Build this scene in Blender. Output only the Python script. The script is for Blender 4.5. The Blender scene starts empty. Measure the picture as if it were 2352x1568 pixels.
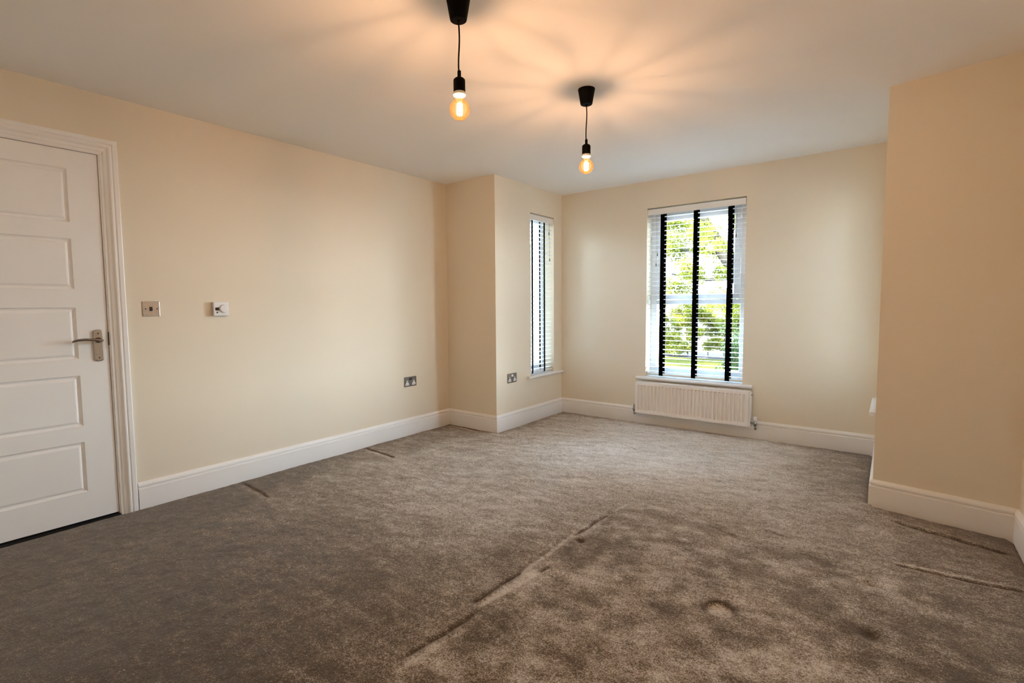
import bpy, bmesh, math, random
import numpy as np
from mathutils import Vector, Matrix

C = bpy.context.scene.collection
scene = bpy.context.scene
R = math.radians
random.seed(7)

# ------------------------------------------------------------------ camera
cam_data = bpy.data.cameras.new('camera')
cam = bpy.data.objects.new('camera', cam_data)
C.objects.link(cam)
cam_data.sensor_width = 36.0
cam_data.lens = 1154.36 / 2352 * 36.0
cam_data.shift_x = 36.38 / 2352
cam_data.shift_y = -1.87 / 2352
cam_data.clip_start = 0.02
cam_data.clip_end = 200
rx, uy, bz = (0.78574177, 0.6184829, -0.00942176), (-0.03595868, 0.06087868, 0.99749725), (0.61750858, -0.78343646, 0.07007475)
cam.matrix_world = Matrix(((rx[0], uy[0], bz[0], 3.54025), (rx[1], uy[1], bz[1], -3.70147), (rx[2], uy[2], bz[2], 1.19759), (0, 0, 0, 1)))
scene.camera = cam

# ------------------------------------------------------------------ world, sun, exposure
SKY = 70.0
SUN = 85.0
BULB = 1900.0
w = bpy.data.worlds.new('sky')
scene.world = w
w.use_nodes = True
nt = w.node_tree
nt.nodes.clear()
o_ = nt.nodes.new('ShaderNodeOutputWorld')
bg = nt.nodes.new('ShaderNodeBackground')
tc = nt.nodes.new('ShaderNodeTexCoord')
sp = nt.nodes.new('ShaderNodeSeparateXYZ')
cr = nt.nodes.new('ShaderNodeValToRGB')
nt.links.new(tc.outputs['Generated'], sp.inputs[0])
nt.links.new(sp.outputs['Z'], cr.inputs[0])
nt.links.new(cr.outputs[0], bg.inputs[0])
nt.links.new(bg.outputs[0], o_.inputs[0])
e = cr.color_ramp.elements
e[0].position = 0.0; e[0].color = (0.78, 0.92, 1.0, 1)
e[1].position = 0.8; e[1].color = (0.40, 0.60, 0.92, 1)
e2 = cr.color_ramp.elements.new(0.3); e2.color = (0.66, 0.84, 1.0, 1)
bg.inputs['Strength'].default_value = SKY

sun_d = bpy.data.lights.new('sun', 'SUN')
sun_d.energy = SUN
sun_d.angle = R(0.6)
sun_d.color = (1.0, 0.95, 0.86)
sun = bpy.data.objects.new('sun', sun_d)
C.objects.link(sun)
sun.rotation_euler = Vector((-0.25, -0.52, 0.83)).to_track_quat('Z', 'Y').to_euler()

vs = scene.view_settings
vs.view_transform = 'Standard'
vs.look = 'None'
vs.gamma = 1.0
vs.exposure = 0.42
vs.use_curve_mapping = False
cy = scene.cycles
cy.use_denoising = True
cy.max_bounces = 14
cy.diffuse_bounces = 8
cy.glossy_bounces = 4
cy.transparent_max_bounces = 24
cy.sample_clamp_indirect = 6.0
cy.caustics_reflective = False
cy.caustics_refractive = False

# ------------------------------------------------------------------ room numbers (metres)
H = 2.4
XA, XB, XC = 0.6207, 3.4841, 4.0764      # bay left wall, bay right wall, right wall
YB = 1.1926                              # bay back wall
YR, YRC = -0.0376, -0.1476               # right return, at its bay corner and at the right wall
YREAR = -4.5
WT = 0.30
SK, ST = 0.151, 0.018


def portal(name, loc, rot, sx, sy):
    d = bpy.data.lights.new(name, 'AREA')
    d.shape = 'RECTANGLE'
    d.size = sx; d.size_y = sy
    d.cycles.is_portal = True
    o = bpy.data.objects.new(name, d)
    C.objects.link(o)
    o.location = loc
    o.rotation_euler = rot


portal('window_portal', ((1.60 + 2.50) / 2, YB + WT + 0.02, 1.3), (R(-90), 0, 0), 0.92, 1.68)
portal('window_portal', (XA - WT - 0.02, 0.81, 1.29), (0, R(-90), 0), 1.68, 0.47)
portal('window_portal', (XC + WT + 0.02, -4.05, 1.29), (0, R(90), 0), 1.68, 0.30)
portal('window_portal', (XB + WT + 0.02, 0.81, 1.29), (0, R(90), 0), 1.68, 0.47)


# ------------------------------------------------------------------ materials
def mat(name, col=(0.8, 0.8, 0.8), rough=0.5, metal=0.0, spec=0.5, noise=None, bump=None, emit=None, sheen=0.0):
    """noise = (scale, amount) of colour variation, bump = (scale, strength, distance)"""
    m = bpy.data.materials.new(name)
    m.use_nodes = True
    n, l = m.node_tree.nodes, m.node_tree.links
    b = n['Principled BSDF']
    b.inputs['Base Color'].default_value = (*col, 1)
    b.inputs['Roughness'].default_value = rough
    b.inputs['Metallic'].default_value = metal
    b.inputs['Specular IOR Level'].default_value = spec
    t = n.new('ShaderNodeTexCoord')
    if noise:
        t1 = n.new('ShaderNodeTexNoise')
        t1.inputs['Scale'].default_value = noise[0]
        t1.inputs['Detail'].default_value = 4
        l.new(t.outputs['Object'], t1.inputs['Vector'])
        mx = n.new('ShaderNodeMix'); mx.data_type = 'RGBA'
        a = noise[1]
        mx.inputs['A'].default_value = (*[max(0, c * (1 - a)) for c in col], 1)
        mx.inputs['B'].default_value = (*[min(1, c * (1 + a)) for c in col], 1)
        l.new(t1.outputs['Fac'], mx.inputs['Factor'])
        l.new(mx.outputs['Result'], b.inputs['Base Color'])
    if bump:
        t2 = n.new('ShaderNodeTexNoise')
        t2.inputs['Scale'].default_value = bump[0]
        t2.inputs['Detail'].default_value = 3
        l.new(t.outputs['Object'], t2.inputs['Vector'])
        bp = n.new('ShaderNodeBump')
        bp.inputs['Strength'].default_value = bump[1]
        bp.inputs['Distance'].default_value = bump[2]
        l.new(t2.outputs['Fac'], bp.inputs['Height'])
        l.new(bp.outputs[0], b.inputs['Normal'])
    if emit:
        b.inputs['Emission Color'].default_value = (*emit[0], 1)
        b.inputs['Emission Strength'].default_value = emit[1]
    if sheen:
        b.inputs['Sheen Weight'].default_value = sheen
    return m


M = {}
M['wall'] = mat('cream_wall_paint', (0.79, 0.71, 0.575), 0.75, spec=0.25, noise=(3.0, 0.015), bump=(260, 0.12, 0.001))
M['ceiling'] = mat('white_ceiling_paint', (0.90, 0.90, 0.885), 0.85, spec=0.2, noise=(2.0, 0.01), bump=(300, 0.08, 0.001))
M['gloss'] = mat('white_satin_woodwork', (0.88, 0.87, 0.85), 0.38, noise=(6.0, 0.012), bump=(40, 0.03, 0.001))
M['door'] = mat('white_door_paint', (0.88, 0.87, 0.85), 0.45, noise=(6.0, 0.012), bump=(120, 0.05, 0.0008))
M['sill'] = mat('white_sill_gloss', (0.84, 0.85, 0.86), 0.3, noise=(6.0, 0.01))
M['upvc'] = mat('white_window_plastic', (0.82, 0.85, 0.88), 0.3, noise=(9.0, 0.01))
M['slat'] = mat('white_blind_slat', (0.86, 0.87, 0.85), 0.45, noise=(20.0, 0.01))
M['tape'] = mat('black_woven_tape', (0.002, 0.002, 0.0022), 0.95, spec=0.03, bump=(900, 0.3, 0.001))
M['cord'] = mat('grey_blind_cord', (0.25, 0.25, 0.25), 0.8, bump=(900, 0.2, 0.0005))
M['tassel'] = mat('grey_tassel', (0.10, 0.11, 0.11), 0.5, noise=(30, 0.1))
M['rad'] = mat('white_radiator_enamel', (0.86, 0.84, 0.81), 0.35, noise=(8, 0.012))
M['chrome'] = mat('brushed_chrome', (0.50, 0.46, 0.41), 0.34, 1.0, noise=(60, 0.18), bump=(300, 0.06, 0.0005))
M['darkmetal'] = mat('dark_lever_steel', (0.26, 0.23, 0.21), 0.3, 1.0, noise=(80, 0.2))
M['valve'] = mat('valve_chrome', (0.42, 0.42, 0.40), 0.25, 1.0, noise=(80, 0.3))
M['black'] = mat('black_plastic', (0.010, 0.009, 0.009), 0.5, noise=(50, 0.2))
M['lampblack'] = mat('black_lamp_plastic', (0.002, 0.0015, 0.0015), 0.7, spec=0.08, noise=(50, 0.2))
M['plastic'] = mat('white_plastic', (0.78, 0.78, 0.79), 0.35, noise=(30, 0.01))
M['hole'] = mat('dark_slot', (0.01, 0.008, 0.006), 0.8)
M['lcd'] = mat('dark_display', (0.03, 0.025, 0.02), 0.2, noise=(90, 0.3))
M['ceramic'] = mat('cream_lamp_cap', (0.85, 0.80, 0.68), 0.35, noise=(40, 0.02))
M['fil'] = mat('filament', (1, 0.7, 0.35), 0.5, emit=((1.0, 0.62, 0.40), BULB))
M['lawn'] = mat('lawn_grass', (0.020, 0.0205, 0.0045), 1.0, spec=0.0, noise=(1.6, 0.3), bump=(30, 0.6, 0.02))
M['paving'] = mat('pale_paving', (0.52, 0.53, 0.54), 0.8, noise=(3, 0.12), bump=(40, 0.2, 0.005))
M['road'] = mat('pale_pink_drive', (0.028, 0.0255, 0.0265), 1.0, spec=0.0, noise=(2, 0.15), bump=(60, 0.3, 0.01))
M['bark'] = mat('grey_bark', (0.020, 0.018, 0.014), 1.0, spec=0.0, noise=(14, 0.45), bump=(30, 0.7, 0.02))
M['leaf'] = mat('spring_leaves', (0.040, 0.048, 0.004), 0.55, noise=(1.3, 0.45))
M['leafdark'] = mat('dark_leaves', (0.014, 0.030, 0.010), 0.5, noise=(1.7, 0.5))
M['render'] = mat('pale_house_render', (0.10, 0.115, 0.12), 0.9, noise=(1.0, 0.06), bump=(60, 0.2, 0.003))
M['roof'] = mat('red_brown_roof_tiles', (0.12, 0.07, 0.05), 0.85, noise=(5, 0.3))
M['fence'] = mat('pale_fence_boards', (0.030, 0.036, 0.039), 1.0, spec=0.0, noise=(7, 0.2))
M['light_block'] = mat('light_block_render', (0.48, 0.50, 0.52), 0.9, noise=(9, 0.3))


def mat_leaf(name, c1, c2):
    m = bpy.data.materials.new(name)
    m.use_nodes = True
    n, l = m.node_tree.nodes, m.node_tree.links
    n.clear()
    out = n.new('ShaderNodeOutputMaterial')
    tcn = n.new('ShaderNodeTexCoord')
    nz = n.new('ShaderNodeTexNoise'); nz.inputs['Scale'].default_value = 2.2; nz.inputs['Detail'].default_value = 6
    l.new(tcn.outputs['Object'], nz.inputs['Vector'])
    ramp = n.new('ShaderNodeValToRGB')
    ramp.color_ramp.elements[0].position = 0.36; ramp.color_ramp.elements[0].color = (*c1, 1)
    ramp.color_ramp.elements[1].position = 0.64; ramp.color_ramp.elements[1].color = (*c2, 1)
    l.new(nz.outputs['Fac'], ramp.inputs[0])
    df = n.new('ShaderNodeBsdfDiffuse'); tl = n.new('ShaderNodeBsdfTranslucent'); mx = n.new('ShaderNodeMixShader')
    mx.inputs[0].default_value = 0.5
    l.new(ramp.outputs[0], df.inputs[0]); l.new(ramp.outputs[0], tl.inputs[0])
    l.new(df.outputs[0], mx.inputs[1]); l.new(tl.outputs[0], mx.inputs[2]); l.new(mx.outputs[0], out.inputs[0])
    return m


M['leaf'] = mat_leaf('spring_leaves', (0.042, 0.050, 0.008), (0.130, 0.128, 0.022))
M['leafdark'] = mat_leaf('dark_leaves', (0.010, 0.017, 0.007), (0.030, 0.042, 0.015))


def mat_glass(name, tint=(1, 1, 1), refl=1.0):
    m = bpy.data.materials.new(name)
    m.use_nodes = True
    n, l = m.node_tree.nodes, m.node_tree.links
    n.clear()
    out = n.new('ShaderNodeOutputMaterial')
    mix = n.new('ShaderNodeMixShader')
    tr = n.new('ShaderNodeBsdfTransparent'); tr.inputs[0].default_value = (*tint, 1)
    gl = n.new('ShaderNodeBsdfGlossy'); gl.inputs['Roughness'].default_value = 0.02
    fr = n.new('ShaderNodeFresnel'); fr.inputs['IOR'].default_value = 1.45
    mu = n.new('ShaderNodeMath'); mu.operation = 'MULTIPLY'; mu.inputs[1].default_value = refl
    l.new(fr.outputs[0], mu.inputs[0])
    l.new(mu.outputs[0], mix.inputs[0]); l.new(tr.outputs[0], mix.inputs[1]); l.new(gl.outputs[0], mix.inputs[2])
    l.new(mix.outputs[0], out.inputs[0])
    return m


M['glass'] = mat_glass('window_glass', (0.97, 0.985, 0.98), 0.6)


def mat_bulb():
    """clear glass with an amber tint and haze that paint the glow round the filament"""
    m = bpy.data.materials.new('amber_bulb_glass')
    m.use_nodes = True
    n, l = m.node_tree.nodes, m.node_tree.links
    n.clear()
    out = n.new('ShaderNodeOutputMaterial')
    tr = n.new('ShaderNodeBsdfTransparent'); tr.inputs[0].default_value = (1.0, 0.86, 0.68, 1)
    tl = n.new('ShaderNodeBsdfTranslucent'); tl.inputs[0].default_value = (0.95, 0.50, 0.2, 1)
    df = n.new('ShaderNodeBsdfGlossy'); df.inputs['Color'].default_value = (1.0, 0.8, 0.5, 1); df.inputs['Roughness'].default_value = 0.08
    m1 = n.new('ShaderNodeMixShader'); m1.inputs[0].default_value = BULB_HAZE
    fr = n.new('ShaderNodeFresnel'); fr.inputs['IOR'].default_value = 1.4
    m2 = n.new('ShaderNodeMixShader')
    l.new(tr.outputs[0], m1.inputs[1]); l.new(tl.outputs[0], m1.inputs[2])
    l.new(fr.outputs[0], m2.inputs[0]); l.new(m1.outputs[0], m2.inputs[1]); l.new(df.outputs[0], m2.inputs[2])
    l.new(m2.outputs[0], out.inputs[0])
    return m


BULB_HAZE = 0.004
M['bulb'] = mat_bulb()


def mat_carpet():
    m = bpy.data.materials.new('taupe_carpet_pile')
    m.use_nodes = True
    n, l = m.node_tree.nodes, m.node_tree.links
    b = n['Principled BSDF']
    b.inputs['Roughness'].default_value = 0.95
    b.inputs['Specular IOR Level'].default_value = 0.12
    b.inputs['Sheen Weight'].default_value = 0.45
    b.inputs['Sheen Roughness'].default_value = 0.5
    b.inputs['Sheen Tint'].default_value = (0.92, 0.80, 0.68, 1)
    tc = n.new('ShaderNodeTexCoord')
    at = n.new('ShaderNodeAttribute'); at.attribute_name = 'nap_shade'

    def noise(scale, detail=2, rough=0.6, vec=None):
        t = n.new('ShaderNodeTexNoise')
        t.inputs['Scale'].default_value = scale
        t.inputs['Detail'].default_value = detail
        t.inputs['Roughness'].default_value = rough
        l.new(vec if vec is not None else tc.outputs['Object'], t.inputs['Vector'])
        return t.outputs['Fac']
    f1 = noise(210, 3, 0.75)
    f2 = noise(65, 3)

    def math(op, a, bb):
        x = n.new('ShaderNodeMath'); x.operation = op
        for i, v in enumerate((a, bb)):
            if isinstance(v, (int, float)):
                x.inputs[i].default_value = v
            else:
                l.new(v, x.inputs[i])
        return x.outputs[0]
    s = math('ADD', math('MULTIPLY', math('SUBTRACT', f1, 0.5), 2.5), math('MULTIPLY', math('SUBTRACT', f2, 0.5), 0.75))
    mp = n.new('ShaderNodeMapping'); mp.inputs['Rotation'].default_value = (0, 0, -0.45); mp.inputs['Scale'].default_value = (1.0, 2.6, 1.0)
    l.new(tc.outputs['Object'], mp.inputs['Vector'])
    f3 = noise(7.0, 9, 0.68, mp.outputs[0])
    f4 = noise(19.0, 6, 0.7)
    s = math('ADD', s, math('MULTIPLY', math('SUBTRACT', f3, 0.5), 0.75))
    s = math('ADD', s, math('MULTIPLY', math('SUBTRACT', f4, 0.5), 0.62))
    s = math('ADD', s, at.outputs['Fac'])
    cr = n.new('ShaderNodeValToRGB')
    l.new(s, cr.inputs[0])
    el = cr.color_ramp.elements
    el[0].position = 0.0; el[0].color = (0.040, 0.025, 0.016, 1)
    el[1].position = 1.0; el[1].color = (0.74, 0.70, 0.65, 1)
    k2 = el.new(0.27); k2.color = (0.122, 0.080, 0.045, 1)  # brown dark end also warms the painted shade of the near left
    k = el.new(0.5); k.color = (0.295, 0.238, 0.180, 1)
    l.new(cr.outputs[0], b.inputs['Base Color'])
    hgt = math('ADD', math('MULTIPLY', f1, 0.6), math('MULTIPLY', f2, 0.6))
    bp = n.new('ShaderNodeBump')
    bp.inputs['Strength'].default_value = 0.8
    bp.inputs['Distance'].default_value = 0.006
    l.new(hgt, bp.inputs['Height'])
    l.new(bp.outputs[0], b.inputs['Normal'])
    return m


M['carpet'] = mat_carpet()


# ------------------------------------------------------------------ mesh helpers
class MB:
    """gathers shapes for ONE mesh object"""
    def __init__(self):
        self.v = []; self.f = []; self.smooth = []

    def add(self, vs, fs, smooth=False):
        k = len(self.v)
        self.v += [tuple(q) for q in vs]
        self.f += [tuple(i + k for i in q) for q in fs]
        self.smooth += [smooth] * len(fs)
        return self

    def box(self, a, b):
        x0, y0, z0 = [min(p, q) for p, q in zip(a, b)]
        x1, y1, z1 = [max(p, q) for p, q in zip(a, b)]
        vs = [(x0, y0, z0), (x1, y0, z0), (x1, y1, z0), (x0, y1, z0), (x0, y0, z1), (x1, y0, z1), (x1, y1, z1), (x0, y1, z1)]
        return self.add(vs, [(0, 3, 2, 1), (4, 5, 6, 7), (0, 1, 5, 4), (1, 2, 6, 5), (2, 3, 7, 6), (3, 0, 4, 7)])

    def prism(self, poly, z0, z1):
        n = len(poly)
        vs = [(x, y, z0) for x, y in poly] + [(x, y, z1) for x, y in poly]
        fs = [tuple(range(n - 1, -1, -1)), tuple(range(n, 2 * n))] + [(i, (i + 1) % n, n + (i + 1) % n, n + i) for i in range(n)]
        return self.add(vs, fs)

    def lathe(self, prof, center=(0, 0, 0), axis='z', seg=32, caps=True):
        """prof: list of (r, h) bottom to top"""
        cx, cy_, cz = center
        vs = []; fs = []

        def P(r, h, a):
            u, v = r * math.cos(a), r * math.sin(a)
            if axis == 'z': return (cx + u, cy_ + v, cz + h)
            if axis == 'x': return (cx + h, cy_ + u, cz + v)
            return (cx + v, cy_ + h, cz + u)
        for r, h in prof:
            for i in range(seg):
                vs.append(P(r, h, 2 * math.pi * i / seg))
        for j in range(len(prof) - 1):
            for i in range(seg):
                i2 = (i + 1) % seg
                fs.append((j * seg + i, j * seg + i2, (j + 1) * seg + i2, (j + 1) * seg + i))
        k = len(self.v)
        self.add(vs, fs, True)
        if caps:
            n = len(prof)
            self.f.append(tuple(k + i for i in range(seg - 1, -1, -1))); self.smooth.append(False)
            self.f.append(tuple(k + (n - 1) * seg + i for i in range(seg))); self.smooth.append(False)
        return self

    def tube(self, pts, r, seg=10, caps=True):
        pts = [Vector(p) for p in pts]
        rs = r if isinstance(r, (list, tuple)) else [r] * len(pts)
        vs = []; fs = []
        ref = None
        for i, p in enumerate(pts):
            d = (pts[min(i + 1, len(pts) - 1)] - pts[max(i - 1, 0)]).normalized()
            if ref is None:
                ref = d.orthogonal().normalized()
            else:
                ref = (ref - d * ref.dot(d)).normalized()
            q = d.cross(ref)
            for j in range(seg):
                a = 2 * math.pi * j / seg
                vs.append(p + (ref * math.cos(a) + q * math.sin(a)) * rs[i])
        for i in range(len(pts) - 1):
            for j in range(seg):
                j2 = (j + 1) % seg
                fs.append((i * seg + j, i * seg + j2, (i + 1) * seg + j2, (i + 1) * seg + j))
        k = len(self.v)
        self.add(vs, fs, True)
        if caps:
            self.f.append(tuple(k + i for i in range(seg - 1, -1, -1))); self.smooth.append(False)
            self.f.append(tuple(k + (len(pts) - 1) * seg + i for i in range(seg))); self.smooth.append(False)
        return self

    def sweep(self, path, prof):
        """a closed vertical profile [(out, z)] along a 2D path with mitred corners; out is to the right of travel"""
        n = len(path); P = [Vector(p) for p in path]
        offs = []
        for i in range(n):
            ns = []
            if i > 0:
                d = (P[i] - P[i - 1]).normalized(); ns.append(Vector((d.y, -d.x)))
            if i < n - 1:
                d = (P[i + 1] - P[i]).normalized(); ns.append(Vector((d.y, -d.x)))
            if len(ns) == 1:
                offs.append(ns[0])
            else:
                m = (ns[0] + ns[1]).normalized(); offs.append(m / max(0.2, m.dot(ns[0])))
        m = len(prof); vs = []; fs = []
        for i in range(n):
            for t, z in prof:
                q = P[i] + offs[i] * t
                vs.append((q.x, q.y, z))
        for i in range(n - 1):
            for j in range(m):
                j2 = (j + 1) % m
                fs.append((i * m + j, i * m + j2, (i + 1) * m + j2, (i + 1) * m + j))
        fs.append(tuple(range(m - 1, -1, -1))); fs.append(tuple((n - 1) * m + j for j in range(m)))
        return self.add(vs, fs)

    def build(self, name, material, parent=None, bevel=0.0, seg=2):
        me = bpy.data.meshes.new(name)
        me.from_pydata(self.v, [], self.f)
        me.polygons.foreach_set('use_smooth', self.smooth)
        bm = bmesh.new(); bm.from_mesh(me)
        bmesh.ops.recalc_face_normals(bm, faces=bm.faces)
        bm.to_mesh(me); bm.free()
        me.materials.append(material)
        o = bpy.data.objects.new(name, me)
        C.objects.link(o)
        if parent is not None:
            o.parent = parent
        if bevel:
            b = o.modifiers.new('edge', 'BEVEL')
            b.width = bevel; b.segments = seg; b.limit_method = 'ANGLE'; b.angle_limit = R(35)
            b.harden_normals = False
        return o


def empty(name, loc=(0, 0, 0), rz=0.0):
    o = bpy.data.objects.new(name, None)
    C.objects.link(o)
    o.location = loc
    o.rotation_euler = (0, 0, rz)
    o.empty_display_size = 0.05
    return o


def tag(o, label=None, cat=None, group=None, kind=None):
    if label: o['label'] = label
    if cat: o['category'] = cat
    if group: o['group'] = group
    if kind: o['kind'] = kind
    return o


def struct(o, label=None, cat=None):
    return tag(o, label, cat, kind='structure')


# ------------------------------------------------------------------ the shell
DY0, DY1, DZ = -3.590, -2.800, 2.072     # doorway
lw = MB()
lw.box((-WT, YREAR, -0.05), (0, DY0, H)).box((-WT, DY1, -0.05), (0, WT, H)).box((-WT, DY0, DZ), (0, DY1, H)).box((-WT, DY0, -0.05), (-0.14, DY1, DZ))
struct(lw.build('wall_left', M['wall']), 'long plain cream wall with the door, switch and thermostat', 'wall')
struct(MB().box((0, 0, -0.05), (XA, WT, H)).build('wall_left_return', M['wall']), 'narrow shaded tan wall facing the camera beside the bay', 'wall')

WZ0, WZ1 = 0.468, 2.135


def wall_x(x0, x1, ya, yb, w0, w1):
    m = MB()
    m.box((x0, ya, -0.05), (x1, w0, H)).box((x0, w1, -0.05), (x1, yb, H)).box((x0, w0, -0.05), (x1, w1, WZ0)).box((x0, w0, WZ1), (x1, w1, H))
    return m


NW0, NW1 = 0.580, 1.030
struct(wall_x(XA - WT, XA, WT, YB + WT, NW0, NW1).build('wall_bay_left', M['wall']), 'pale left side wall of the bay with the tall narrow window', 'wall')
struct(wall_x(XB, XB + WT, WT, YB + WT, NW0, NW1).build('wall_bay_right', M['wall']), 'right side wall of the bay, hidden behind the pier', 'wall')
BX0, BX1 = 1.600, 2.500
bw = MB()
bw.box((XA, YB, -0.05), (BX0, YB + WT, H)).box((BX1, YB, -0.05), (XB, YB + WT, H)).box((BX0, YB, -0.05), (BX1, YB + WT, WZ0)).box((BX0, YB, WZ1), (BX1, YB + WT, H))
struct(bw.build('wall_back', M['wall']), 'cream wall of the bay around the large window', 'wall')
struct(MB().prism([(XB, YR), (XC + WT, YRC - (YR - YRC) * WT / (XC - XB)), (XC + WT, WT), (XB, WT)], -0.05, H).build('wall_right_return', M['wall']),
       'tan wall of the pier facing the camera, at the right', 'wall')
W40, W41 = -4.16, -3.94  # opening for the added fill window
struct(wall_x(XC, XC + WT, YREAR, YRC, W40, W41).build('wall_right', M['wall']), 'right wall, a sliver at the right edge', 'wall')
struct(MB().box((-WT, YREAR - WT, -0.05), (XC + WT, YREAR, H)).build('wall_rear', M['wall']), 'wall behind the camera', 'wall')
struct(MB().box((-WT, YREAR - WT, H), (XC + WT, YB + WT, H + 0.15)).build('ceiling', M['ceiling']), 'plain white ceiling', 'ceiling')


struct(MB().box((-WT, YREAR - WT, -0.25), (XC + WT, YB + WT, -0.06)).build('floor_slab', M['paving']), 'solid floor under the carpet', 'floor')
struct(MB().box((-0.14, DY0, -0.06), (0.0, DY1, -0.004)).build('trim_1', M['black']), 'dark threshold strip under the door', 'threshold')


# carpet: a fine height field with the dents, seams and brushed nap the furniture left, plus painted shade and sheen
def vnoise(x, y, s, seed):
    rng = np.random.default_rng(seed)
    g = rng.random((256, 256)).astype(np.float32)
    u, v = x * s + 1000.3, y * s + 1000.7
    iu, iv = np.floor(u).astype(int), np.floor(v).astype(int)
    fu, fv = u - iu, v - iv
    fu = fu * fu * (3 - 2 * fu); fv = fv * fv * (3 - 2 * fv)
    a = g[iu % 256, iv % 256]; b = g[(iu + 1) % 256, iv % 256]
    c = g[iu % 256, (iv + 1) % 256]; d = g[(iu + 1) % 256, (iv + 1) % 256]
    return (a * (1 - fu) + b * fu) * (1 - fv) + (c * (1 - fu) + d * fu) * fv


def sstep(a, b, x):
    t = np.clip((x - a) / (b - a), 0, 1)
    return t * t * (3 - 2 * t)


def carpet():
    st = 0.0075
    xs = np.arange(0.0, XC + st, st); xs[-1] = XC
    ys = np.arange(YREAR, YB + st, st); ys[-1] = YB
    nx, ny = len(xs), len(ys)
    X, Y = np.meshgrid(xs, ys)
    # wobble the coordinates so that the marks are not ruler straight
    wx = X + (vnoise(X, Y, 3.0, 1) - .5) * 0.030 + (vnoise(X, Y, 11, 2) - .5) * 0.012
    wy = Y + (vnoise(X, Y, 3.0, 3) - .5) * 0.030 + (vnoise(X, Y, 11, 4) - .5) * 0.012
    z = (vnoise(X, Y, 30, 5) - .5) * 0.003 + (vnoise(X, Y, 6, 6) - .5) * 0.004
    nap_shade = np.full_like(X, 0.50)
    # general mottling: brushed streaks that run mostly across the room
    rot = 0.45
    ux = wx * math.cos(rot) + wy * math.sin(rot); uy = -wx * math.sin(rot) + wy * math.cos(rot)
    nap_shade += (vnoise(ux, uy * 3.2, 5.0, 8) - .5) * 0.16 + (vnoise(ux, uy * 2.5, 14.0, 9) - .5) * 0.13 + (vnoise(X, Y, 2.0, 10) - .5) * 0.10

    def line(x0, y0, x1, y1, wdt, depth, dn, ridge=0.0, soft=0.05, napw=None):
        """groove from (x0,y0) to (x1,y1); dn = change of nap in it; ridge = raised lip on its +side"""
        nonlocal z, nap_shade
        dx, dy = x1 - x0, y1 - y0; L = math.hypot(dx, dy); dx /= L; dy /= L
        s = (wx - x0) * dx + (wy - y0) * dy
        t = -(wx - x0) * dy + (wy - y0) * dx
        along = sstep(-soft, soft, s) * sstep(-soft, soft, L - s)
        g = np.exp(-(t / wdt) ** 2) * along
        z -= depth * g
        nap_shade += dn * np.exp(-(t / (napw or wdt)) ** 2) * along
        if ridge:
            g2 = np.exp(-((t - 1.9 * wdt) / wdt) ** 2) * along
            z += depth * 0.5 * g2
            nap_shade += ridge * g2

    # old bed footprint: darker mottled pile inside, smoother outside
    inside = sstep(2.24, 2.34, wx) * sstep(-0.86, -1.02, wy + 0.05 * (wx - 2.3))
    nap_shade += inside * (-0.05 + (vnoise(wx, wy, 6.5, 11) - .5) * 0.36 + (vnoise(wx, wy, 17, 12) - .5) * 0.36)
    # trodden lighter track in the middle left of it
    nap_shade += 0.07 * np.exp(-((wx - 1.5) / 0.7) ** 2) * sstep(-2.6, -1.0, wy) * (1 - inside)
    # dark fringe just left of the long crease
    nap_shade -= 0.16 * np.exp(-((wx - 2.12) / 0.13) ** 2) * sstep(-2.75, -2.3, wy) * sstep(-1.25, -1.75, wy) * (1 - inside) * (0.5 + vnoise(wx, wy, 9, 13))
    # pale patches along the crease
    nap_shade += 0.20 * np.exp(-((wx - 2.10) / 0.10) ** 2 - ((wy + 2.13) / 0.13) ** 2)
    nap_shade += 0.16 * np.exp(-((wx - 2.36) / 0.035) ** 2) * sstep(-2.20, -2.10, wy) * sstep(-1.80, -1.86, wy)
    # the crease: a cut, its shade painted dark, with a flattened pale band to its right
    line(2.240, -2.22, 2.262, -1.93, 0.008, 0.010, -0.50, 0, 0.015, 0.009)
    wl, wr = 2.262 + (wy + 2.22) * 0.075, 2.285 + (wy + 2.22) * 0.16
    nap_shade += 0.30 * sstep(wl - 0.004, wl + 0.006, wx) * sstep(wr + 0.012, wr - 0.006, wx) * sstep(-2.24, -2.21, wy) * sstep(-1.85, -1.87, wy)
    z -= 0.004 * sstep(wl - 0.004, wl + 0.006, wx) * sstep(wr + 0.012, wr - 0.006, wx) * sstep(-2.24, -2.21, wy) * sstep(-1.85, -1.87, wy)
    line(2.272, -1.95, 2.286, -1.42, 0.012, 0.004, 0.26, 0, 0.04)
    line(2.252, -1.93, 2.268, -1.45, 0.012, 0.003, -0.16, 0, 0.05)
    line(2.288, -1.44, 2.303, -1.10, 0.008, 0.010, -0.50, 0, 0.02, 0.009)
    line(2.316, -1.44, 2.328, -1.12, 0.012, 0.002, 0.12, 0, 0.04)
    line(2.300, -1.10, 2.322, -0.90, 0.010, 0.003, 0.22, 0, 0.02)
    line(2.262, -2.62, 2.292, -2.26, 0.009, 0.009, -0.34, 0, 0.04, 0.011)
    line(2.292, -2.66, 2.325, -2.26, 0.020, 0.003, 0.26, 0, 0.03)
    line(2.33, -1.87, 2.345, -1.81, 0.010, 0.008, -0.42, 0, 0.012)
    # long brushed sweeps seen across the front of the old footprint
    line(2.34, -0.93, 3.50, -1.02, 0.035, 0.0015, -0.13, 0, 0.10)
    line(2.30, -0.86, 3.45, -0.90, 0.020, 0.0, 0.07, 0, 0.10)
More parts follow.
